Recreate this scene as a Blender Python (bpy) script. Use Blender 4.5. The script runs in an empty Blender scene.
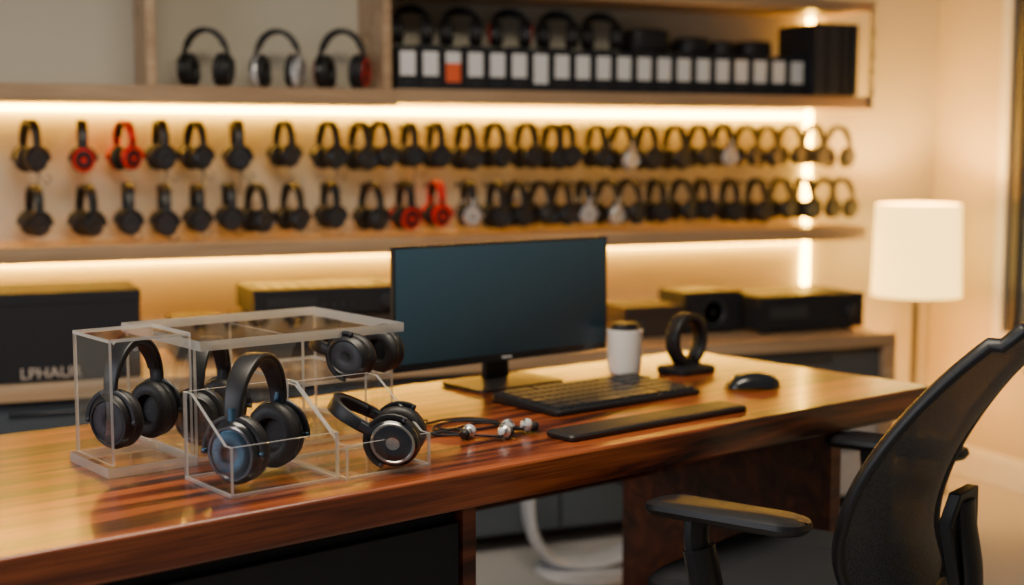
import bpy, bmesh, math, random
from mathutils import Vector, Matrix, Euler
random.seed(7)
rad=math.radians
sc=bpy.context.scene
COL=sc.collection

# ---------------------------------------------------------------- materials
def nodes(m):
    m.use_nodes=True
    nt=m.node_tree
    return nt, nt.nodes, nt.links
def mat(name,col,rough=.5,metal=0,coat=0,emit=None,es=0,nscale=40,namt=.12,bump=0,sheen=0):
    m=bpy.data.materials.new(name); nt,N,L=nodes(m)
    b=N["Principled BSDF"]
    b.inputs["Metallic"].default_value=metal
    b.inputs["Coat Weight"].default_value=coat
    b.inputs["Coat Roughness"].default_value=.1
    if sheen: b.inputs["Sheen Weight"].default_value=sheen
    tc=N.new("ShaderNodeTexCoord"); n=N.new("ShaderNodeTexNoise")
    n.inputs["Scale"].default_value=nscale; n.inputs["Detail"].default_value=4
    L.new(tc.outputs["Object"],n.inputs["Vector"])
    mx=N.new("ShaderNodeMix"); mx.data_type='RGBA'
    c=Vector(col[:3])
    mx.inputs[6].default_value=(*(c*(1-namt)),1)
    mx.inputs[7].default_value=(*[min(1,v*(1+namt)) for v in c],1)
    L.new(n.outputs["Fac"],mx.inputs[0]); L.new(mx.outputs[2],b.inputs["Base Color"])
    mr=N.new("ShaderNodeMapRange"); mr.inputs[3].default_value=max(0,rough-.05); mr.inputs[4].default_value=min(1,rough+.05)
    L.new(n.outputs["Fac"],mr.inputs[0]); L.new(mr.outputs[0],b.inputs["Roughness"])
    if bump:
        bp=N.new("ShaderNodeBump"); bp.inputs["Strength"].default_value=bump; bp.inputs["Distance"].default_value=.002
        L.new(n.outputs["Fac"],bp.inputs["Height"]); L.new(bp.outputs[0],b.inputs["Normal"])
    if emit:
        b.inputs["Emission Color"].default_value=(*emit,1); b.inputs["Emission Strength"].default_value=es
    return m
def wood(name,dark,mid,light,rough=.3,coat=.3,stretch=(.55,7,7),sc_=2.2,fine=.35,p0=.32,p1=.7):
    m=bpy.data.materials.new(name); nt,N,L=nodes(m); b=N["Principled BSDF"]
    tc=N.new("ShaderNodeTexCoord"); mp=N.new("ShaderNodeMapping"); mp.inputs["Scale"].default_value=stretch
    L.new(tc.outputs["Object"],mp.inputs[0])
    n=N.new("ShaderNodeTexNoise"); n.inputs["Scale"].default_value=sc_; n.inputs["Detail"].default_value=7; n.inputs["Distortion"].default_value=1.2
    L.new(mp.outputs[0],n.inputs["Vector"])
    r=N.new("ShaderNodeValToRGB"); e=r.color_ramp.elements
    e[0].position=p0; e[0].color=(*dark,1); e[1].position=p1; e[1].color=(*light,1)
    k=e.new(.5); k.color=(*mid,1)
    L.new(n.outputs["Fac"],r.inputs[0])
    mp2=N.new("ShaderNodeMapping"); mp2.inputs["Scale"].default_value=(stretch[0]*4,stretch[1]*14,stretch[2]*14)
    L.new(tc.outputs["Object"],mp2.inputs[0])
    n2=N.new("ShaderNodeTexNoise"); n2.inputs["Scale"].default_value=sc_; n2.inputs["Detail"].default_value=3
    L.new(mp2.outputs[0],n2.inputs["Vector"])
    mx=N.new("ShaderNodeMix"); mx.data_type='RGBA'; mx.blend_type='MULTIPLY'; mx.inputs[0].default_value=fine
    r2=N.new("ShaderNodeValToRGB"); r2.color_ramp.elements[0].position=.35; r2.color_ramp.elements[0].color=(.25,.2,.18,1); r2.color_ramp.elements[1].position=.6
    L.new(n2.outputs["Fac"],r2.inputs[0])
    L.new(r.outputs[0],mx.inputs[6]); L.new(r2.outputs[0],mx.inputs[7]); L.new(mx.outputs[2],b.inputs["Base Color"])
    b.inputs["Roughness"].default_value=rough; b.inputs["Coat Weight"].default_value=coat; b.inputs["Coat Roughness"].default_value=.14
    return m
def acrylic(name,edge=False):
    m=bpy.data.materials.new(name); nt,N,L=nodes(m)
    out=N["Material Output"]; N.remove(N["Principled BSDF"])
    tr=N.new("ShaderNodeBsdfTransparent"); tr.inputs[0].default_value=(.97,.98,.985,1) if not edge else (.85,.88,.9,1)
    gl=N.new("ShaderNodeBsdfGlossy"); gl.inputs["Roughness"].default_value=.03 if not edge else .12
    gl.inputs[0].default_value=(1,1,1,1)
    mx=N.new("ShaderNodeMixShader")
    if edge:
        df=N.new("ShaderNodeBsdfDiffuse"); df.inputs[0].default_value=(.92,.94,.95,1)
        tl=N.new("ShaderNodeBsdfTranslucent"); tl.inputs[0].default_value=(.92,.95,.97,1)
        m2=N.new("ShaderNodeMixShader"); m2.inputs[0].default_value=.5
        L.new(df.outputs[0],m2.inputs[1]); L.new(tl.outputs[0],m2.inputs[2])
        m3=N.new("ShaderNodeMixShader"); m3.inputs[0].default_value=.6
        L.new(tr.outputs[0],m3.inputs[1]); L.new(m2.outputs[0],m3.inputs[2])
        mx.inputs[0].default_value=.35
        L.new(m3.outputs[0],mx.inputs[1])
    else:
        lw=N.new("ShaderNodeLayerWeight"); lw.inputs[0].default_value=.5
        pw=N.new("ShaderNodeMath"); pw.operation='POWER'; pw.inputs[1].default_value=3.8; L.new(lw.outputs["Facing"],pw.inputs[0])
        nz=N.new("ShaderNodeTexNoise"); nz.inputs["Scale"].default_value=8
        m1=N.new("ShaderNodeMath"); m1.operation='MULTIPLY_ADD'; m1.inputs[1].default_value=.02; m1.inputs[2].default_value=.05
        L.new(nz.outputs["Fac"],m1.inputs[0])
        ml=N.new("ShaderNodeMath"); ml.operation='MULTIPLY_ADD'; ml.inputs[1].default_value=.65
        L.new(pw.outputs[0],ml.inputs[0]); L.new(m1.outputs[0],ml.inputs[2])
        L.new(ml.outputs[0],mx.inputs[0]); L.new(tr.outputs[0],mx.inputs[1])
    L.new(gl.outputs[0],mx.inputs[2]); L.new(mx.outputs[0],out.inputs[0])
    return m
def meshfabric(name):
    m=bpy.data.materials.new(name); nt,N,L=nodes(m); out=N["Material Output"]; b=N["Principled BSDF"]
    tc=N.new("ShaderNodeTexCoord"); ck=N.new("ShaderNodeTexVoronoi"); ck.inputs["Scale"].default_value=300
    L.new(tc.outputs["Object"],ck.inputs["Vector"])
    cr_=N.new("ShaderNodeValToRGB"); cr_.color_ramp.elements[0].color=(.006,.007,.008,1); cr_.color_ramp.elements[1].color=(.06,.066,.078,1)
    cr_.color_ramp.elements[0].position=.2; cr_.color_ramp.elements[1].position=.6
    L.new(ck.outputs["Distance"],cr_.inputs[0]); L.new(cr_.outputs[0],b.inputs["Base Color"]); b.inputs["Roughness"].default_value=.55
    lt=N.new("ShaderNodeMath"); lt.operation='MULTIPLY_ADD'; lt.inputs[1].default_value=-.4; lt.inputs[2].default_value=.17; lt.use_clamp=True
    L.new(ck.outputs["Distance"],lt.inputs[0])
    tr=N.new("ShaderNodeBsdfTransparent"); mx=N.new("ShaderNodeMixShader")
    L.new(lt.outputs[0],mx.inputs[0]); L.new(b.outputs[0],mx.inputs[1]); L.new(tr.outputs[0],mx.inputs[2]); L.new(mx.outputs[0],out.inputs[0])
    return m
def display(name):
    m=bpy.data.materials.new(name); nt,N,L=nodes(m); b=N["Principled BSDF"]
    tc=N.new("ShaderNodeTexCoord"); sp=N.new("ShaderNodeSeparateXYZ"); L.new(tc.outputs["Object"],sp.inputs[0])
    a=N.new("ShaderNodeMath"); a.operation='MULTIPLY_ADD'; a.inputs[1].default_value=2.2; a.inputs[2].default_value=.3; L.new(sp.outputs["Z"],a.inputs[0])
    c=N.new("ShaderNodeMath"); c.operation='MULTIPLY_ADD'; c.inputs[1].default_value=-.7; L.new(sp.outputs["X"],c.inputs[0]); L.new(a.outputs[0],c.inputs[2])
    r=N.new("ShaderNodeValToRGB"); e=r.color_ramp.elements; e[0].position=.05; e[0].color=(.006,.014,.02,1); e[1].position=.95; e[1].color=(.04,.095,.125,1)
    L.new(c.outputs[0],r.inputs[0]); L.new(r.outputs[0],b.inputs["Emission Color"]); b.inputs["Emission Strength"].default_value=.5
    b.inputs["Base Color"].default_value=(.01,.02,.025,1); b.inputs["Roughness"].default_value=.3
    return m

M={}
M['black']=mat("matte_black_plastic",(.008,.008,.010),.42)
M['blackg']=mat("gloss_black_plastic",(.009,.010,.013),.22,coat=.4)
M['pad']=mat("black_leatherette",(.011,.010,.011),.5,bump=.3,nscale=300)
M['dark']=mat("dark_grey_plastic",(.03,.032,.038),.4)
M['steel']=mat("brushed_steel",(.55,.54,.52),.28,metal=1)
M['darkmetal']=mat("gunmetal",(.10,.11,.13),.3,metal=1)
M['silver']=mat("silver_plastic",(.8,.8,.82),.3,metal=.4)
M['white']=mat("white_ceramic",(.86,.83,.79),.3,coat=.3,namt=.03)
M['red']=mat("red_plastic",(.75,.010,.006),.35)
M['blue']=mat("blue_grey_metal",(.06,.12,.17),.25,metal=.9)
M['wall']=mat("wall_paint",(.60,.56,.45),.75,namt=.03,nscale=3)
M['wallr']=mat("warm_wall_paint",(.62,.53,.36),.8,namt=.03,nscale=3)
M['floor']=mat("grey_carpet",(.38,.36,.34),.9,nscale=120,namt=.2,bump=.3)
M['trim']=mat("white_trim",(.78,.76,.70),.4,namt=.03)
M['walnut']=wood("walnut_desktop",(.035,.006,.002),(.21,.040,.010),(.44,.105,.025),.30,.42,p0=.41,p1=.63,fine=.6)
M['walnutd']=wood("walnut_panel",(.05,.010,.004),(.15,.033,.011),(.27,.068,.02),.4,.1)
M['oak']=wood("light_wood",(.38,.24,.13),(.49,.32,.18),(.60,.42,.26),.45,.1,fine=.2)
LC=(1,.52,.045)
M['led']=mat("led_strip_glow",(1,.7,.4),.5,emit=LC,es=72)
M['ledv']=mat("led_strip_glow_vertical",(1,.7,.4),.5,emit=LC,es=76)
M['shade']=mat("lampshade_fabric",(.85,.66,.38),.8,emit=(1,.60,.14),es=4.6,nscale=200,namt=.05)
M['screen']=display("dark_display")
M['slate']=mat("slate_blue_laminate",(.07,.085,.1),.45)
M['grey']=mat("grey_laminate",(.40,.41,.43),.5)
M['label']=mat("paper_label",(.85,.85,.85),.6,namt=.05)
M['labelo']=mat("orange_label",(.85,.12,.03),.6)
M['box']=mat("black_box_card",(.009,.010,.014),.7)
M['brownbox']=mat("brown_box_card",(.045,.03,.022),.75)
M['text']=mat("grey_print",(.6,.5,.42),.5)
M['glass']=mat("window_glass",(.12,.15,.18),.1,coat=.5)
M['winframe']=mat("dark_window_frame",(.05,.05,.055),.4)
M['fabric']=mat("seat_fabric",(.010,.012,.016),.9,nscale=500,bump=.4)
M['net']=meshfabric("chair_mesh_fabric")
M['acr']=acrylic("clear_acrylic"); M['acre']=acrylic("acrylic_edge",True)
M['key']=mat("key_plastic",(.018,.02,.024),.38)

# ---------------------------------------------------------------- mesh helpers
class B:
    def __init__(s,*mats):
        s.bm=bmesh.new(); s.mats=[M[k] for k in mats]; s.T=Matrix()
    def V(s,p): return s.bm.verts.new(s.T@Vector(p))
    def F(s,vs,m=0):
        try:
            f=s.bm.faces.new(vs); f.material_index=m; return f
        except ValueError: return None
    def box(s,c,sz,m=0,rot=None):
        R=Matrix.Translation(c)
        if rot: R=R@Euler([rad(a) for a in rot]).to_matrix().to_4x4()
        h=[v/2 for v in sz]; vs=[]
        for x in(-1,1):
            for y in(-1,1):
                for z in(-1,1): vs.append(s.V(R@Vector((x*h[0],y*h[1],z*h[2]))))
        for f in((0,1,3,2),(4,6,7,5),(0,4,5,1),(2,3,7,6),(0,2,6,4),(1,5,7,3)): s.F([vs[i] for i in f],m)
    def bx(s,x0,x1,y0,y1,z0,z1,m=0):
        s.box(((x0+x1)/2,(y0+y1)/2,(z0+z1)/2),[x1-x0,y1-y0,z1-z0],m)
    def prism(s,pts,off,m=0):
        off=Vector(off)
        a=[s.V(p) for p in pts]; b=[s.V(Vector(p)+off) for p in pts]
        s.F(a[::-1],m); s.F(b,m); n=len(a)
        for i in range(n): s.F([a[i],a[(i+1)%n],b[(i+1)%n],b[i]],m)
    def sheet(s,pts,off,m=0,edge=1):
        """clear sheet: one optical face + rim of the sheet's thickness"""
        off=Vector(off); n=len(pts)
        s.F([s.V(Vector(p)+off/2) for p in pts],m)
        a=[s.V(p) for p in pts]; b=[s.V(Vector(p)+off) for p in pts]
        for i in range(n): s.F([a[i],a[(i+1)%n],b[(i+1)%n],b[i]],edge)
    def pan(s,x0,x1,y0,y1,z0,z1):
        d=(x1-x0,y1-y0,z1-z0); k=d.index(min(d))
        if k==0: s.sheet([(x0,y0,z0),(x0,y1,z0),(x0,y1,z1),(x0,y0,z1)],(d[0],0,0))
        if k==1: s.sheet([(x0,y0,z0),(x1,y0,z0),(x1,y0,z1),(x0,y0,z1)],(0,d[1],0))
        if k==2: s.sheet([(x0,y0,z0),(x1,y0,z0),(x1,y1,z0),(x0,y1,z0)],(0,0,d[2]))
    def rings(s,rs,m=0,closed=True,cap=True):
        R=[[s.V(p) for p in r] for r in rs]; n=len(R[0])
        for i in range(len(R)-1):
            mm=m[i] if isinstance(m,(list,tuple)) else m
            for j in range(n if closed else n-1):
                s.F([R[i][j],R[i][(j+1)%n],R[i+1][(j+1)%n],R[i+1][j]],mm)
        if cap:
            s.F(R[0][::-1],m[0] if isinstance(m,(list,tuple)) else m); s.F(R[-1],m[-1] if isinstance(m,(list,tuple)) else m)
    def lathe(s,prof,c=(0,0,0),axis='z',seg=32,m=0,sc2=(1,1),cap=True):
        rs=[]
        for r,h in prof:
            ring=[]
            for k in range(seg):
                a=2*math.pi*k/seg; u=max(r,1e-4)*math.cos(a)*sc2[0]; v=max(r,1e-4)*math.sin(a)*sc2[1]
                if axis=='z': p=(u,v,h)
                elif axis=='x': p=(h,u,v)
                else: p=(v,h,u)
                ring.append(Vector(c)+Vector(p))
            rs.append(ring)
        s.rings(rs,m,True,cap)
    def tube(s,pts,r,m=0,seg=8,flat=1.0,up=None):
        pts=[Vector(p) for p in pts]; rs=[]; n=len(pts)
        prev=None
        for i,p in enumerate(pts):
            t=(pts[min(i+1,n-1)]-pts[max(i-1,0)]).normalized()
            if up is not None: a=Vector(up)
            else: a=prev if prev is not None else (Vector((0,0,1)) if abs(t.z)<.9 else Vector((1,0,0)))
            a=(a-t*a.dot(t)).normalized(); b=t.cross(a); prev=a
            rr=r[i] if isinstance(r,(list,tuple)) else r
            rs.append([p+a*math.cos(2*math.pi*k/seg)*rr+b*math.sin(2*math.pi*k/seg)*rr*flat for k in range(seg)])
        s.rings(rs,m)
    def mesh(s,name,ang=35):
        bmesh.ops.recalc_face_normals(s.bm,faces=s.bm.faces)
        for f in s.bm.faces: f.smooth=True
        for e in s.bm.edges:
            if len(e.link_faces)==2 and e.calc_face_angle(0)>rad(ang): e.smooth=False
        me=bpy.data.meshes.new(name); s.bm.to_mesh(me); s.bm.free()
        for mm in s.mats: me.materials.append(mm)
        return me
    def obj(s,name,loc=(0,0,0),rz=0,parent=None,bevel=0,rot=None,seg=2,ang=35):
        return place(s.mesh(name,ang),name,loc,rz,parent,bevel,rot,seg)
def place(me,name,loc=(0,0,0),rz=0,parent=None,bevel=0,rot=None,seg=2,scale=1):
    o=bpy.data.objects.new(name,me); COL.objects.link(o)
    o.location=loc; o.rotation_euler=Euler([rad(a) for a in rot]) if rot else Euler((0,0,rad(rz)))
    o.scale=(scale,)*3
    if parent: o.parent=parent
    if bevel:
        b=o.modifiers.new("bevel",'BEVEL'); b.width=bevel; b.segments=seg; b.limit_method='ANGLE'; b.angle_limit=rad(40); b.harden_normals=False
    return o
def empty(name,loc=(0,0,0),rz=0):
    o=bpy.data.objects.new(name,None); COL.objects.link(o); o.location=loc; o.rotation_euler=(0,0,rad(rz)); o.empty_display_size=.1; return o
def cr(pts,n=8):
    P=[Vector(p) for p in pts]; P=[2*P[0]-P[1]]+P+[2*P[-1]-P[-2]]; out=[]
    for i in range(1,len(P)-2):
        a,b,c,d=P[i-1:i+3]
        for k in range(n):
            t=k/n; out.append(.5*((2*b)+(c-a)*t+(2*a-5*b+4*c-d)*t*t+(3*b-a-3*c+d)*t**3))
    out.append(P[-2]); return out
def rrect(w,d,r,n=5,cx=0,cy=0):
    o=[]
    for sx,sy,a0 in((1,1,0),(-1,1,90),(-1,-1,180),(1,-1,270)):
        for k in range(n+1):
            a=rad(a0+90*k/n); o.append((cx+sx*(w/2-r)+r*abs(math.cos(a))*sx,cy+sy*(d/2-r)+r*abs(math.sin(a))*sy))
    return o

# desk frame: origin = front right corner, +x right along desk, +y towards the back
DO=Vector((2.123,2.620,0)); DY=16.83
ex=Vector((.9572,.2894,0)); ey=Vector((-.2894,.9572,0))
def D(s,t,z=.75): return DO-ex*s+ey*t+Vector((0,0,z))

# ---------------------------------------------------------------- room
b=B('floor'); b.bx(-2.5,3.75,-1.2,4.6,-.05,0); b.obj("floor")
b=B('wall'); b.bx(-2.5,3.85,4.6,4.7,0,2.7); b.obj("wall_back")
b=B('wallr'); b.bx(3.75,3.85,-1.2,4.6,0,2.7); b.obj("wall_right")
b=B('trim'); b.bx(3.732,3.75,-1.2,4.6,0,.11); b.bx(3.738,3.75,-1.2,4.6,.11,.125); b.obj("baseboard_right",bevel=.003)
b=B('trim'); b.bx(-2.5,3.732,4.582,4.6,0,.11); b.bx(-2.5,3.732,4.588,4.6,.11,.125); b.obj("baseboard_back",bevel=.003)
b=B('trim','glass','winframe')
b.bx(3.70,3.75,4.115,4.165,.62,2.3,0); b.bx(3.70,3.75,2.6,4.165,.58,.62,0); b.bx(3.70,3.75,2.6,4.165,2.3,2.36,0); b.bx(3.70,3.75,2.55,2.6,.58,2.36,0)
b.bx(3.715,3.75,4.06,4.115,.62,2.3,2); b.bx(3.715,3.75,3.3,3.35,.62,2.3,2); b.bx(3.715,3.75,2.6,2.65,.62,2.3,2)
b.bx(3.735,3.75,2.6,4.07,.62,2.3,1)
b.obj("window_1")

# ---------------------------------------------------------------- shelving
shelf=empty("wall_shelf",(0,0,0))
b=B('oak')
b.bx(-.6,1.335,4.3,4.598,1.462,1.517); b.bx(1.335,3.2,4.31,4.598,1.472,1.52)
b.bx(-.6,3.2,4.3,4.598,.978,1.03)
b.bx(1.315,3.2,4.3,4.598,1.835,1.875)
b.bx(.535,.565,4.3,4.598,1.517,2.3); b.bx(1.285,1.315,4.3,4.598,1.517,2.3)
b.bx(-.6,1.285,4.3,4.598,2.02,2.06)
b.obj("boards",bevel=.003,parent=shelf)
b=B('steel'); b.bx(3.2,3.212,4.3,4.312,1.47,1.875); b.bx(3.2,3.212,4.3,4.598,1.49,1.502); b.obj("end_bracket",parent=shelf)
b=B('led','ledv'); b.bx(-.6,3.1,4.582,4.598,1.446,1.460); b.bx(-.6,3.1,4.582,4.598,.955,.969)
b.bx(3.113,3.137,4.586,4.598,1.52,1.834,1); b.bx(3.113,3.137,4.586,4.598,1.03,1.47,1); b.bx(3.113,3.137,4.586,4.598,.78,.975,1); b.obj("led_strips",parent=shelf)

# ---------------------------------------------------------------- headphones
def headphone_mesh(name,mats,seg=24,open_=0.0,cable=0,rx=.070,bt=1.0,cs=1.0):
    """mats: band, shell, cap, ring, pad ; origin = underside of band crown, band in XZ"""
    b=B(*mats)
    rz=.078; n=max(14,seg)
    def arc(rx,rz,n,a0=-8,a1=188):
        return [(rx*math.cos(rad(a0+(a1-a0)*i/n)),rz*math.sin(rad(a0+(a1-a0)*i/n))) for i in range(n+1)]
    def strip(rx,rz,w,th,m,a0,a1,zoff):
        rs=[]; A=arc(rx,rz,n,a0,a1)
        for i,(x,z) in enumerate(A):
            nx,nz=x/rx**2,z/rz**2; l=math.hypot(nx,nz); nx/=l; nz/=l
            ring=[]
            k=.72+.28*math.sin(math.pi*i/n)
            for (u,v) in rrect(th,w*k,min(th,w*k)*.42,3): ring.append((x+nx*u,v,z+nz*u+zoff))
            rs.append(ring)
        b.rings(rs,m)
    z0=-rz+.004; gx=rx+.0075
    strip(rx+.008,rz+.008,.030*bt,.007*bt,0,-8,188,z0)
    strip(rx+.001,rz+.001,.027*bt,.011,4,18,162,z0)
    for sgn in(-1,1):
        base=b.T.copy()
        cz=z0-.052
        b.tube([(sgn*gx,0,z0+.016),(sgn*(gx+.001),0,z0-.012),(sgn*(gx+.0015),0,z0-.018)],.006,2,8,flat=1.6,up=(1,0,0))
        yk=[]
        for i in range(15):
            a=rad(-5+190*i/14); yk.append((sgn*(gx+.0015),.0415*cs*math.cos(a),cz+.044*cs*math.sin(a)))
        b.tube(yk,.0038,0,8,flat=1.4,up=(1,0,0))
        for yy in(-.041*cs,.041*cs): b.lathe([(.004,-.004),(.005,-.002),(.005,.002),(.004,.004)],(sgn*(gx+.0015),yy,cz),'y',10,2)
        b.T=base@Matrix.Translation((sgn*(rx-.004),0,cz))@Matrix.Rotation(rad(sgn*(4+open_)),4,'Y')@Matrix.Scale(cs,4)
        pr=[(.030,-.002),(.036,-.001),(.0385,.004),(.038,.010),(.034,.016),(.0325,.0175),(.0315,.0195),(.029,.0195),(.0275,.0175),(.0265,.0178),(.012,.019),(.010,.0182),(.0005,.0185)]
        ms=[1,1,1,1,1,3,3,3,2,2,2,3,2]
        if sgn<0: pr=[(r,-h) for r,h in pr]
        b.lathe(pr,(0,0,0),'x',seg,ms[:len(pr)-1],(1,1.12))
        pp=[(.018,-.002)]+[(.0275+.0125*math.cos(rad(a)),-.010+.0115*math.sin(rad(a))) for a in range(120,-150,-30)]+[(.018,-.012),(.0175,-.006),(.0005,-.006)]
        if sgn<0: pp=[(r,-h) for r,h in pp]
        b.lathe(pp,(0,0,0),'x',seg,4,(1,1.12))
        b.T=base
    if cable==1:      # long hanging lead
        x=rx-.004; pts=cr([(x,0,cz-.04),(x+.002,.002,cz-.07),(x-.004,-.004,cz-.10),(x+.003,.002,cz-.125)],5)
        b.tube(pts,.0022,0,5)
        pts=cr([(x,.0,cz-.04),(x+.004,.02,cz-.07),(x,.035,cz-.085),(x,.05,cz-.065),(x,.035,cz-.05)],5); b.tube(pts,.0018,0,5)
    if cable==2:      # short looped lead
        x=rx-.004; pts=cr([(x,0,cz-.04),(x+.002,.01,cz-.056),(x,.025,cz-.060),(x,.04,cz-.052),(x,.036,cz-.035)],5)
        b.tube(pts,.0022,0,5)
    return b.mesh(name,40)
W_=dict(rx=.052,bt=1.3,cs=1.04)
def hpset(sfx,**kw):
    return {
 'k':headphone_mesh("headphones_black"+sfx,('black','black','dark','black','pad'),20,**kw),
 'kc':headphone_mesh("headphones_black_cabled"+sfx,('black','blackg','dark','dark','pad'),20,cable=1,**kw),
 'kl':headphone_mesh("headphones_black_looped"+sfx,('black','blackg','dark','dark','pad'),20,cable=2,**kw),
 'ks':headphone_mesh("headphones_steel_ring"+sfx,('black','black','dark','darkmetal','pad'),20,**kw),
 'r':headphone_mesh("headphones_red"+sfx,('red','red','black','red','pad'),20,**kw),
 'kr':headphone_mesh("headphones_red_cups"+sfx,('black','red','black','red','pad'),20,**kw),
 's':headphone_mesh("headphones_silver"+sfx,('black','silver','silver','steel','pad'),20,**kw),
 'krr':headphone_mesh("headphones_red_ring"+sfx,('black','blackg','dark','red','pad'),20,**kw)}
HPW=hpset("_wall",**W_)
HP=hpset("",rx=.066,bt=1.3,cs=1.3)
def row(name,xs,ztop,kinds,seed,cab):
    random.seed(seed)
    e=empty(name,(0,4.5,ztop))
    hb=B('darkmetal')
    for i,x in enumerate(xs):
        k=kinds.get(i, random.choice(['kc','kc','ks'] if cab else ['kl','kl','ks']) if x<1.5 else random.choice(['k','k','ks']))
        sc_=random.uniform(.84,.92)
        place(HPW[k],"headphones_item",(x,-.02,random.uniform(-.004,.003)),-80+random.uniform(-12,12),e,scale=sc_)
        hb.lathe([(.003,-.03),(.003,.097)],(x,0,-.004),'y',8)
        hb.lathe([(.008,.092),(.008,.097)],(x,0,-.004),'y',10)
    hb.obj("wall_pegs",parent=e)
random.seed(11)
xs1=[.2,.355,.483,.595,.705,.84,.995,1.145,1.255,1.325,1.43,1.525,1.635,1.745,1.865,1.965,2.02]
x=2.14
while x<3.27: xs1.append(x); x+=random.uniform(.085,.12)
xs2=[.206,.361,.489,.601,.706,.81,.899,1.019,1.149,1.292,1.413,1.526,1.644,1.75,1.83,1.92,2.0]
x=2.09
while x<3.27: xs2.append(x); x+=random.uniform(.085,.12)
row("headphone_wall_display",xs1,1.405,{1:'kr',2:'r',18:'s',22:'s'},3,True)
row("headphone_wall_display",xs2,1.200,{10:'kr',11:'r',12:'s',17:'s',18:'s'},5,False)

def stand(kind,x,y,z,rz,s=1,name="headphones",rot=None):
    me=HP[kind] if isinstance(kind,str) else kind
    lo=min(v.co.z for v in me.vertices)
    return place(me,name,(x,y,z-lo*s),rz,scale=s,rot=rot)
stand('k',.735,4.42,1.518,-30,.95); stand('s',.965,4.42,1.518,-30,.96); stand('krr',1.180,4.42,1.518,-35,1.0)

# file boxes with labels
b=B('box','label','labelo','dark')
x=1.340; i=0; w=.074
while x<2.875:
    b.bx(x,x+w,4.325,4.57,1.521,1.662+.006*(i%2),0)
    if i in(2,6): b.bx(x+.011,x+w-.011,4.3235,4.325,1.608,1.645,1); b.bx(x+.011,x+w-.011,4.3235,4.325,1.545,1.608,2 if i==2 else 1)
    else: b.bx(x+.011,x+w-.011,4.3235,4.325,1.565,1.644,1)
    b.lathe([(.006,-.0015),(.006,0)],(x+w/2,4.325,1.542),'y',10,3)
    x+=w+.0055; i+=1
b.obj("file_box_row",bevel=.0015)
for k,x,rz in(('k',1.43,-15),('ks',1.61,-18),('krr',1.79,-18),('k',1.97,-20),('ks',2.14,-20)):
    me=HP[k]; o=place(me,"headphones",(x,4.46,1.8),0,scale=.84,rot=(-44,0,rz))
    lo=min((o.rotation_euler.to_matrix()@(v.co*.84)).z for v in me.vertices); o.location.z=1.6685-lo
b=B('pad','dark')
for (cx,w,h) in((2.31,.17,.085),(2.50,.13,.06),(2.62,.1,.05),(2.76,.13,.055)):
    rs=[]
    for zz,k in((0,.92),(.12,1),(.5,1),(.54,.97),(.58,1),(.85,.95),(.96,.8),(1,.55)):
        rs.append([(cx+p[0]*k,4.44+p[1]*k,1.6685+zz*h) for p in rrect(w,.15,.05)])
    b.rings(rs,[0,0,0,1,0,0,0])
b.obj("headphone_case")
b=B('box','dark','label')
for x0,x1 in((2.93,2.985),(2.988,3.05),(3.056,3.085),(3.093,3.125)):
    b.bx(x0,x1,4.28,4.52,1.521,1.785,0); b.bx(x0+.006,x1-.006,4.279,4.28,1.53,1.776,1)
b.obj("binder_row",bevel=.003)

# ---------------------------------------------------------------- counter
b=B('oak','slate','grey','darkmetal')
b.bx(-.8,3.12,4.0,4.575,.615,.662,0)
b.bx(3.075,3.12,4.0,4.575,0,.615,0); b.bx(-.8,-.755,4.0,4.575,0,.615,0)
b.bx(-.755,3.075,4.05,4.57,.06,.61,1)
for i in range(6):
    x0=-.74+i*.637
    for z0,z1,m in((.42,.60,1),(.24,.412,2 if i==5 else 1),(.07,.232,2 if i==5 else 1)):
        b.bx(x0,x0+.625,4.03,4.052,z0,z1,m); b.bx(x0+.2,x0+.42,4.02,4.032,z1-.03,z1-.022,3)
b.obj("media_sideboard",bevel=.002)
# packaging box
e=empty("product_box",(.20,4.03,.663))
b=B('box','dark'); b.bx(-.3,.265,0,.3,0,.25); b.bx(-.302,.267,-.002,.302,.222,.255,0); b.bx(-.296,.261,-.001,0,.01,.217,0); b.obj("carton",parent=e,bevel=.003)
t=bpy.data.curves.new("carton_text",'FONT'); t.body="LPHAUR"; t.size=.045; t.extrude=.0005; t.materials.append(M['text'])
o=bpy.data.objects.new("carton_text",t); COL.objects.link(o); o.parent=e; o.location=(-.07,-.004,.012); o.rotation_euler=(rad(90),0,0)
def device(name,x0,x1,y0,y1,z0,h,kind=0):
    b=B('box','dark','steel','led','glass')
    w=x1-x0; c=empty(name,((x0+x1)/2,(y0+y1)/2,z0))
    d=y1-y0
    b.bx(-w/2,w/2,-d/2+.006,d/2,.012,h,0); b.bx(-w/2-.003,w/2+.003,-d/2,-d/2+.008,.010,h+.002,0)
    for sx in(-1,1):
        for sy in(-1,1): b.lathe([(.018,0),(.02,.003),(.018,.012)],(sx*(w/2-.04),sy*(d/2-.04),0),'z',14,1)
    if kind==0:
        b.lathe([(.0,-.018),(.02,-.018),(.022,-.016),(.022,0)],(w/2-.06,-d/2,h*.52),'y',24,1)
        b.bx(-w/2+.04,-w/2+.2,-d/2-.001,-d/2,h*.4,h*.72,1)
        for k in range(4): b.lathe([(.006,-.006),(.006,0)],(-.02+k*.03,-d/2,h*.4),'y',12,1)
    else:
        b.lathe([(.001,-.002),(.02,.004),(.04,.0),(.045,-.006),(.05,-.006),(.05,0)],(0,-d/2,h*.5),'y',28,1)
    for k in range(8): b.bx(-w/2+.05+k*(w-.1)/8,-w/2+.05+k*(w-.1)/8+.012,-d/2+.06,d/2-.05,h,h+.001,1)
    b.obj("chassis",parent=c,bevel=.003)
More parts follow.
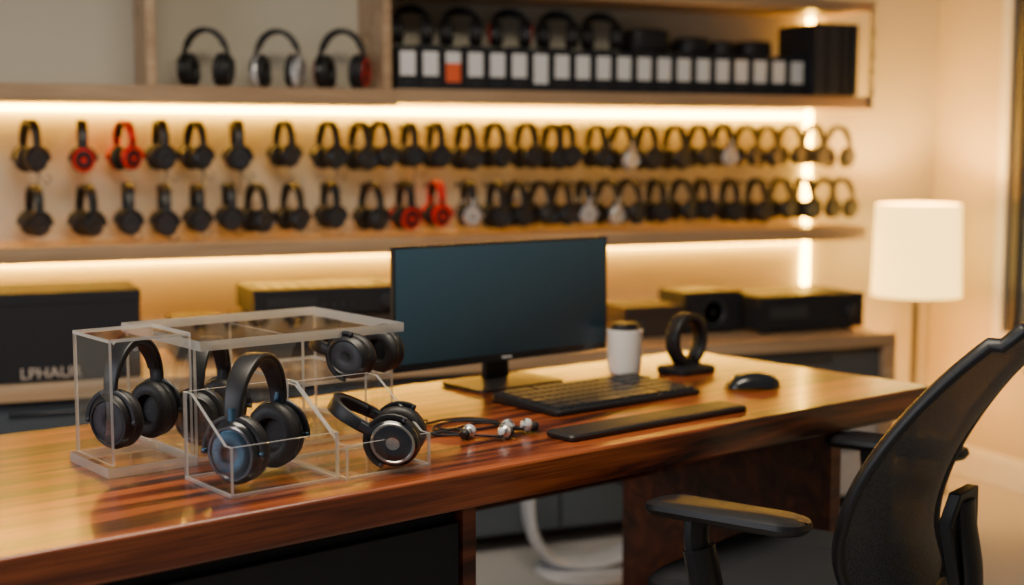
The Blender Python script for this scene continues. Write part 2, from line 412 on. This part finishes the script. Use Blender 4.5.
b=B('brownbox','box'); b.bx(.80,1.36,4.2,4.5,.663,.79,0); b.bx(.805,1.355,4.199,4.201,.69,.76,1); b.obj("storage_crate",bevel=.003)
device("amplifier",.83,1.32,4.2,4.5,.792,.09)
b=B('brownbox','box'); b.bx(.60,.77,4.3,4.5,.663,.79,0); b.bx(.605,.765,4.298,4.301,.68,.77,1); b.obj("speaker_box",bevel=.003)
device("stereo_receiver",2.62,3.06,4.12,4.44,.663,.135)
device("headphone_amplifier",2.37,2.60,4.22,4.42,.663,.15,1)
b=B('brownbox','dark'); b.bx(2.12,2.34,4.2,4.42,.663,.76,0); b.bx(2.115,2.345,4.195,4.425,.745,.775,0); b.bx(2.14,2.20,4.198,4.2,.68,.73,1); b.obj("cardboard_box",bevel=.003)

# ---------------------------------------------------------------- floor lamp
e=empty("floor_lamp",(3.40,4.25,0))
b=B('darkmetal','shade','steel')
b.lathe([(.14,0),(.14,.012),(.13,.02),(.02,.026),(.011,.04),(.011,.78)],(0,0,0),'z',32,0)
b.obj("stand",parent=e)
b=B('shade')
R0,R1=.168,.158
b.lathe([(R0-.004,.765),(R0,.762),(R1,1.115),(R1-.004,1.113),(R0-.004,.765)],(0,0,0),'z',40,0,cap=False); b.obj("lampshade",parent=e)
b=B('white'); b.lathe([(.012,.79),(.03,.82),(.035,.86),(.02,.9),(.001,.905)],(0,0,0),'z',20,0); b.lathe([(.014,.76),(.014,.79)],(0,0,0),'z',16,0); b.obj("bulb",parent=e)
b=B('darkmetal'); 
for a in(0,120,240): b.tube([(0,0,.785),(.163*math.cos(rad(a)),.163*math.sin(rad(a)),.785)],.003,0,6)
b.obj("spider",parent=e)
l=bpy.data.lights.new("lamp_bulb",'POINT'); l.energy=40; l.color=(1,.56,.14); l.shadow_soft_size=.05
o=bpy.data.objects.new("lamp_light",l); COL.objects.link(o); o.parent=e; o.location=(0,0,1.0)

# ---------------------------------------------------------------- desk
e=empty("office_desk",DO,DY)
b=B('walnut')
r=.035; pts=[(-2.7,.88),(-2.7,0)]
for k in range(9):
    a=rad(-90+90*k/8); pts.append((.05-r+r*math.cos(a),r+r*math.sin(a)))
for k in range(5):
    a=rad(90*k/4); pts.append((-.02+.03*math.cos(a),.755+.03*math.sin(a)))
b.prism([(x,y,.682) for x,y in pts],(0,0,.068)); b.obj("desktop",parent=e,bevel=.006,seg=3)
b=B('walnutd','box','steel','dark')
b.bx(-.265,-.225,.06,.76,0,.682,0)
b.bx(-1.345,-1.315,.045,.70,0,.682,0); b.bx(-2.62,-2.59,.045,.70,0,.682,0); b.bx(-2.59,-1.345,.68,.70,.02,.682,0)
b.bx(-2.59,-1.345,.07,.68,.03,.66,1)
for k in range(2):
    x0=-2.585+k*.622
    for z0,z1 in((.49,.645),(.27,.48),(.05,.26)):
        b.bx(x0,x0+.612,.05,.07,z0,z1,1); b.bx(x0+.01,x0+.602,.044,.052,z0+.004,z0+.012,2)
b.bx(-1.315,-.265,.66,.68,.45,.682,0)
b.obj("pedestals",parent=e,bevel=.002)

# curved metal foot rest under the desk
b=B('silver')
P=cr([(-.02,0,.42),(-.03,0,.3),(-.02,0,.15),(.04,0,.055),(.15,0,.03),(.27,0,.045),(.40,0,.10)],8)
b.tube(P,.018,0,14,flat=3.6,up=(.5,0,1))
b.lathe([(.02,0),(.02,.03)],(.18,.0,.0),'z',16); b.lathe([(.16,0),(.165,.006),(.15,.014),(.02,.02)],(.16,0,0),'z',36)
b.obj("foot_rest",(1.62,3.80,0),-8)

# ---------------------------------------------------------------- monitor
e=empty("computer_monitor",(1.205,3.06,.7505),16)
W,H=.652,.290; zb=.060
b=B('blackg','screen','silver','black')
b.box((0,-.02,zb+H/2),(W,.012,H),0); b.box((0,-.004,zb+H*.5),(W*.6,.025,H*.55),3); b.box((0,-.0268,zb+.009),(.03,.0006,.005),2)
b.obj("panel",parent=e,bevel=.002)
b=B('screen'); b.box((0,0,0),(W-.012,.001,H-.024)); b.obj("screen",(0,-.0262,zb+H/2+.006),parent=e)
b=B('black','darkmetal')
b.prism([(-.035,.012,.012),(.035,.012,.012),(.03,.004,.2),(-.03,.004,.2)],(0,.018,0),0)
rs=[[(x,y,z) for x,y in rrect(w,d,.02,5,0,-.01)] for w,d,z in((.26,.17,0),(.262,.172,.003),(.26,.17,.008),(.07,.05,.015))]
b.rings(rs,0); b.obj("stand",parent=e)

# ---------------------------------------------------------------- keyboard
kc=D(.70,.39,.7505); e=empty("keyboard",kc,DY)
kw,kd=.445,.235
b=B('black','key')
rs=[[(x,y,z+(y+kd/2)*.035*(1 if z>.004 else 0)) for x,y in rrect(w,d,.012)] for w,d,z in((kw-.006,kd-.006,0),(kw,kd,.003),(kw,kd,.010),(kw-.004,kd-.004,.012))]
b.rings(rs,0)
rows=[[1]*4+[.5]+[1]*12+[.5]+[1]*3,
 [1]*13+[2]+[.35]+[1]*5,[1.5]+[1]*12+[1.5]+[.35]+[1]*5,[1.8]+[1]*11+[2.2]+[.35]+[1]*5,[2.3]+[1]*10+[2.7]+[.35]+[1]*5,[1.3,1.2,1.3,5.9,1.3,1.2,1.3,1.5]+[.35]+[1]*5]
y=kd/2-.012; rh=(kd-.024)/6
for ri,rw in enumerate(rows):
    tot=sum(rw); u=(kw-.024)/tot; x=-kw/2+.012
    for w in rw:
        if w not in(.5,.35):
            cx=x+w*u/2; cy=y-rh/2; zz=.012+(cy+kd/2)*.035
            rs=[[(cx+p[0],cy+p[1],zz+h) for p in rrect(w*u-k,rh-k,.003,2)] for k,h in((.003,-.001),(.003,.003),(.006,.006))]
            b.rings(rs,1)
        x+=w*u
    y-=rh
b.obj("keyboard_body",parent=e)
# wrist rest
b=B('pad'); L_=.515
rs=[[(x,y,z) for x,y in rrect(L_-k,.082-k,.01)] for k,z in((.004,0),(0,.003),(0,.009),(.006,.013),(.02,.0145))]
b.rings(rs,0); b.obj("wrist_rest",D(.808,.105,.7505),DY)
# mouse
b=B('blackg','dark','black')
rs=[]; L2,W2,H2=.068,.040,.040
for i in range(17):
    u=-1+2*i/16; 
    prof=max(0,(1-abs(u)**2.6))**.5; hh=max(0,(1-(abs(u+.15)/1.15)**2.4))**.6 if u>-1 else 0
    w=max(W2*prof*(1-.06*math.cos(u*3)),.001); h=max(H2*hh*(prof**.35 if prof>0 else 0),.0015)
    ring=[]
    for k in range(20):
        a=2*math.pi*k/20; cx=math.cos(a); sz=math.sin(a)
        ring.append((w*math.copysign(abs(cx)**.8,cx), u*L2, max(0.001,h*(.18+.82*max(sz,0)**.9)) if sz>=0 else .001+ .17*h*(1+sz)))
    rs.append(ring)
b.rings(rs,0); b.lathe([(.007,-.003),(.009,-.002),(.009,.002),(.007,.003)],(0,.036,.026),'x',16,1)
b.obj("computer_mouse",D(.325,.25,.7505),DY+50)
# mug
b=B('white','black')
b.lathe([(.036,0),(.041,.003),(.044,.02),(.045,.10),(.0455,.112),(.0435,.1135),(.042,.108),(.041,.01),(.001,.008)],(0,0,0),'z',36,0)
b.lathe([(.0415,.100),(.0415,.115),(.036,.118),(.034,.128),(.026,.130),(.0005,.130)],(0,0,0),'z',36,1)
hd=cr([(.042,0,.09),(.06,0,.092),(.073,0,.07),(.07,0,.045),(.058,0,.028),(.041,0,.028)],6); b.tube(hd,.006,0,10,flat=1.3,up=(0,1,0))
b.obj("coffee_mug",D(.405,.61,.7505),DY+75)
# ring shaped headphone stand
b=B('black','dark','darkmetal')
rs=[[(x,y,z) for x,y in rrect(w,d,.018)] for w,d,z in((.125,.10,0),(.13,.105,.003),(.13,.105,.014),(.12,.095,.019),(.05,.05,.024))]
b.rings(rs,0)
rs=[]
for a in range(-70,251,10):
    ca,sa=math.cos(rad(a)),math.sin(rad(a)); rs.append([((.052+u)*ca,v,.085+(.060+u)*sa) for u,v in rrect(.020,.040,.005,3)])
b.rings(rs,0)
rs=[]
for a in range(-70,251,10):
    ca,sa=math.cos(rad(a)),math.sin(rad(a)); rs.append([((.038+u)*ca,v,.085+(.046+u)*sa) for u,v in rrect(.004,.022,.001,2)])
b.rings(rs,1)
b.box((0,0,.028),(.03,.034,.024),0)
b.obj("headphone_stand",D(.272,.52,.7505),DY+2)

# earphones
b=B('black','silver','pad','steel')
def bud(x,y,ang,s=1.3):
    T=Matrix.Translation((x,y,.0115*s))@Matrix.Rotation(rad(ang),4,'Z')@Matrix.Rotation(rad(12),4,'Y')
    b.T=T
    b.lathe([(.0005,-.011*s),(.006*s,-.010*s),(.0098*s,-.006*s),(.0105*s,-.001*s),(.0098*s,.003*s),(.0075*s,.006*s),(.005*s,.008*s)],(0,0,0),'x',20,[1,3,1,1,3,1])
    b.lathe([(.005*s,.007*s),(.0085*s,.009*s),(.0088*s,.012*s),(.0065*s,.017*s),(.003*s,.018*s)],(0,0,0),'x',16,2)
    b.tube([(-.004*s,0,-.006*s),(-.012*s,-.004,-.007*s),(-.022*s,-.006,-.008*s)],.0025*s,0,8)
    b.T=Matrix()
bud(-.035,-.08,200); bud(.02,-.125,20); bud(.06,-.085,60); bud(.095,-.105,-20); 
def cab(pts): b.tube(cr([(x,y,z) for x,y,z in pts],8),.0026,0,6)
cab([(-.04,-.055,.004),(-.07,-.02,.003),(-.06,.05,.003),(.0,.09,.003),(.08,.08,.003),(.10,0,.005),(.07,-.03,.004),(0,-.02,.004),(-.03,.03,.004),(.03,.06,.006),(.09,.03,.005),(.10,-.10,.004)])
cab([(.02,-.12,.004),(-.03,-.06,.005),(-.05,.02,.005),(.01,.05,.007),(.07,.03,.006),(.09,-.01,.006),(.06,-.08,.004)])
cab([(.0,.11,.003),(-.05,.12,.003),(-.09,.06,.003),(-.08,0,.003),(-.02,-.01,.006),(.05,.01,.006),(.1,-.02,.004)])
b.obj("earphones",D(1.165,.30,.7505),DY)

# ---------------------------------------------------------------- acrylic displays
th=.005
def bin_(name,x0,x1,y0,y1,hf,hb):
    b=B('acr','acre'); w=x1-x0; d=y1-y0
    b.pan(0,w,0,d,0,.006)
    b.pan(th,w-th,0,th,.006,hf); b.pan(th,w-th,d-th,d,.006,hb)
    for x in(0,w-th): b.sheet([(x,0,.006),(x,d,.006),(x,d,hb),(x,d*.82,hb),(x,d*.12,hf),(x,0,hf)],(th,0,0))
    b.obj(name,D(-x0,y0,.7505),DY)
bin_("acrylic_bin",-1.785,-1.578,.090,.262,.085,.155)
bin_("acrylic_bin",-1.574,-1.395,.075,.285,.062,.145)
# hanging case
b=B('acr','acre')
w,d,h=.155,.165,.236
b.pan(-.012,w,-.012,d,0,.018); b.pan(0,th,0,d,.018,h); b.pan(w-th-.001,w-.001,0,d,.018,h)
b.pan(th,w-th-.001,d-th,d,.018,h); b.pan(0,w-.001,0,d,h,h+.006)
b.lathe([(.005,.065),(.005,d-th)],(w*.5,0,.212),'y',12,1)
b.obj("acrylic_display_case",D(1.875,.36,.7505),DY)
# riser
b=B('acr','acre')
w,d,h=.435,.30,.210
b.pan(0,w,0,d,0,.008)
b.pan(-.004,w,-.04,d+.01,h,h+.018)
for x in(0,.225,w-.006): b.pan(x,x+.006,0,d,.008,h)
b.pan(.231,w-.006,0,d,.115,.122)
b.obj("acrylic_riser",D(1.713,.37,.7505),DY)

HB=headphone_mesh("studio_headphones",('black','blackg','blue','darkmetal','pad'),40,rx=.068,bt=1.25,cs=1.2)
HK=headphone_mesh("studio_headphones_black",('black','black','dark','black','pad'),40,rx=.060,bt=1.2,cs=1.2)
HS=headphone_mesh("studio_headphones_disc",('black','blackg','darkmetal','steel','pad'),40,rx=.055,cs=1.15)
def onDesk(me,s,t,z,rz,sc_,hang=False,rot=None):
    p=D(s,t,z); 
    o=place(me,"headphones",p,DY+rz,scale=sc_,rot=(rot[0],rot[1],DY+rz) if rot else None)
    if not hang:
        Rm=o.rotation_euler.to_matrix(); lo=min((Rm@(v.co*sc_)).z for v in me.vertices); o.location.z=z-lo
    return o
onDesk(HK,1.80,.430,.9685,30,1.0,True)
onDesk(HB,1.682,.190,.7575,34,1.10)
onDesk(HK,1.615,.50,.7595,42,1.04)
onDesk(HK,1.395,.45,.873,20,.92,rot=(-78,0))
onDesk(HS,1.515,.195,.758,48,.97,rot=(-62,0))

# ---------------------------------------------------------------- office chair
e=empty("office_chair",(1.572,2.244,0),29)
def backpt(u,v):
    P=[(.235,.47),(.200,.57),(.225,.69),(.290,.81),(.385,.93),(.50,1.04)]
    f=v*5; i=min(4,int(f)); t=f-i
    a=P[max(i-1,0)];p=P[i];q=P[i+1];d=P[min(i+2,5)]
    def c(k): return .5*((2*p[k])+(q[k]-a[k])*t+(2*a[k]-5*p[k]+4*q[k]-d[k])*t*t+(3*p[k]-a[k]-3*q[k]+d[k])*t**3)
    hw=.195+.045*math.sin(math.pi*min(1,v*1.1))-.01*v
    return Vector((u*hw, -c(0)+.05*u*u, c(1)+ (-.02*u*u if v>.9 else 0)))
b=B('net')
nu,nv=16,30
g=[[b.V(backpt(-1+2*i/nu,j/nv)) for i in range(nu+1)] for j in range(nv+1)]
for j in range(nv):
    for i in range(nu): b.F([g[j][i],g[j][i+1],g[j+1][i+1],g[j+1][i]])
b.obj("backrest_mesh",parent=e)
b=B('black','dark','fabric')
loop=[backpt(-1,j/30) for j in range(31)]+[backpt(-1+2*i/16,1) for i in range(1,16)]+[backpt(1,1-j/30) for j in range(31)]+[backpt(1-2*i/16,0) for i in range(1,17)]
b.tube(loop,.011,0,10,flat=1.4)
sp=cr([(0,-.05,.40),(0,-.20,.385),(0,-.30,.42),(0,-.315,.52),(0,-.300,.62),(0,-.295,.67)],6); b.tube(sp,.018,0,10,flat=1.8,up=(0,1,.2))
b.prism([(-.04,-.285,.50),(.04,-.285,.50),(.06,-.268,.63),(.045,-.282,.69),(-.045,-.282,.69),(-.06,-.268,.63)],(0,-.024,0),0)
b.obj("backrest_frame",parent=e,bevel=.003)
b=B('fabric','black')
rs=[]
for z,k in((.405,.86),(.41,.93),(.43,.985),(.455,1),(.475,.99),(.487,.95),(.492,.85),(.488,.5)):
    rs.append([(x*k,y*k+.03,z-.02*max(0,(y-.12))/.12) for x,y in rrect(.52,.52,.11,8)])
b.rings(rs,[1,1,0,0,0,0,0]); b.obj("seat",parent=e)
b=B('black','dark')
for sx in(-1,1):
    rs=[]
    for w,l,z in((.055,.26,.655),(.085,.31,.662),(.094,.325,.672),(.090,.32,.682),(.07,.29,.687)):
        rs.append([(sx*.37+x,y+.0,z-.012*((y/.16)**2)*(1 if y>0 else .3)) for x,y in rrect(w,l,.04 if w>.06 else .025,6)])
    b.rings(rs,0)
    b.tube(cr([(sx*.37,.06,.66),(sx*.375,.055,.60),(sx*.37,.03,.50),(sx*.33,.0,.405),(sx*.20,-.01,.385),(sx*.05,-.01,.385)],6),.020,0,10,flat=1.6,up=(0,1,0))
    b.tube([(sx*.375,.052,.60),(sx*.37,.03,.50)],.027,0,10,flat=1.4,up=(0,1,0))
b.obj("armrests",parent=e)
b=B('black','darkmetal')
b.box((0,-.02,.385),(.2,.26,.04),0)
b.lathe([(.03,.12),(.03,.25),(.018,.252),(.018,.37)],(0,0,0),'z',20,1)
for k in range(5):
    a=rad(72*k+20); c,s_=math.cos(a),math.sin(a)
    b.tube([(0,0,.12),(c*.15,s_*.15,.105),(c*.29,s_*.29,.075)],[.035,.026,.018],0,10)
    b.lathe([(.022,-.022),(.028,-.018),(.028,-.004),(.012,-.003),(.012,.003),(.028,.004),(.028,.018),(.022,.022)],(c*.29,s_*.29,.0285),'x',18,0)
    b.lathe([(.007,.03),(.007,.075)],(c*.29,s_*.29,0),'z',10,1)
b.obj("base",parent=e,bevel=.002)

# ---------------------------------------------------------------- lights
w=bpy.data.worlds.new("world"); sc.world=w; w.use_nodes=True
bg=w.node_tree.nodes["Background"]; bg.inputs[0].default_value=(.72,.70,.70,1); bg.inputs[1].default_value=.22
def area(name,loc,rot,sx,sy,e_,col):
    l=bpy.data.lights.new(name,'AREA'); l.shape='RECTANGLE'; l.size=sx; l.size_y=sy; l.energy=e_; l.color=col
    o=bpy.data.objects.new(name,l); COL.objects.link(o); o.location=loc; o.rotation_euler=[rad(a) for a in rot]; return o
area("overhead_fill_light",(.6,2.2,2.6),(0,0,0),1.4,.7,60,(1,.86,.66))  # unseen overhead fill, added for soft highlights; not a modelled fixture
area("window_daylight",(-2.3,1.8,1.7),(0,-75,0),1.4,1.6,32,(.90,.92,1))

# ---------------------------------------------------------------- camera
cd=bpy.data.cameras.new("camera"); cam=bpy.data.objects.new("camera",cd); COL.objects.link(cam)
cam.location=(0,0,1.32); cam.rotation_euler=(rad(84),0,rad(-22)); cd.sensor_width=36; cd.lens=1357/1024*36
cd.dof.use_dof=True; cd.dof.focus_distance=2.45; cd.dof.aperture_fstop=1.7
sc.camera=cam
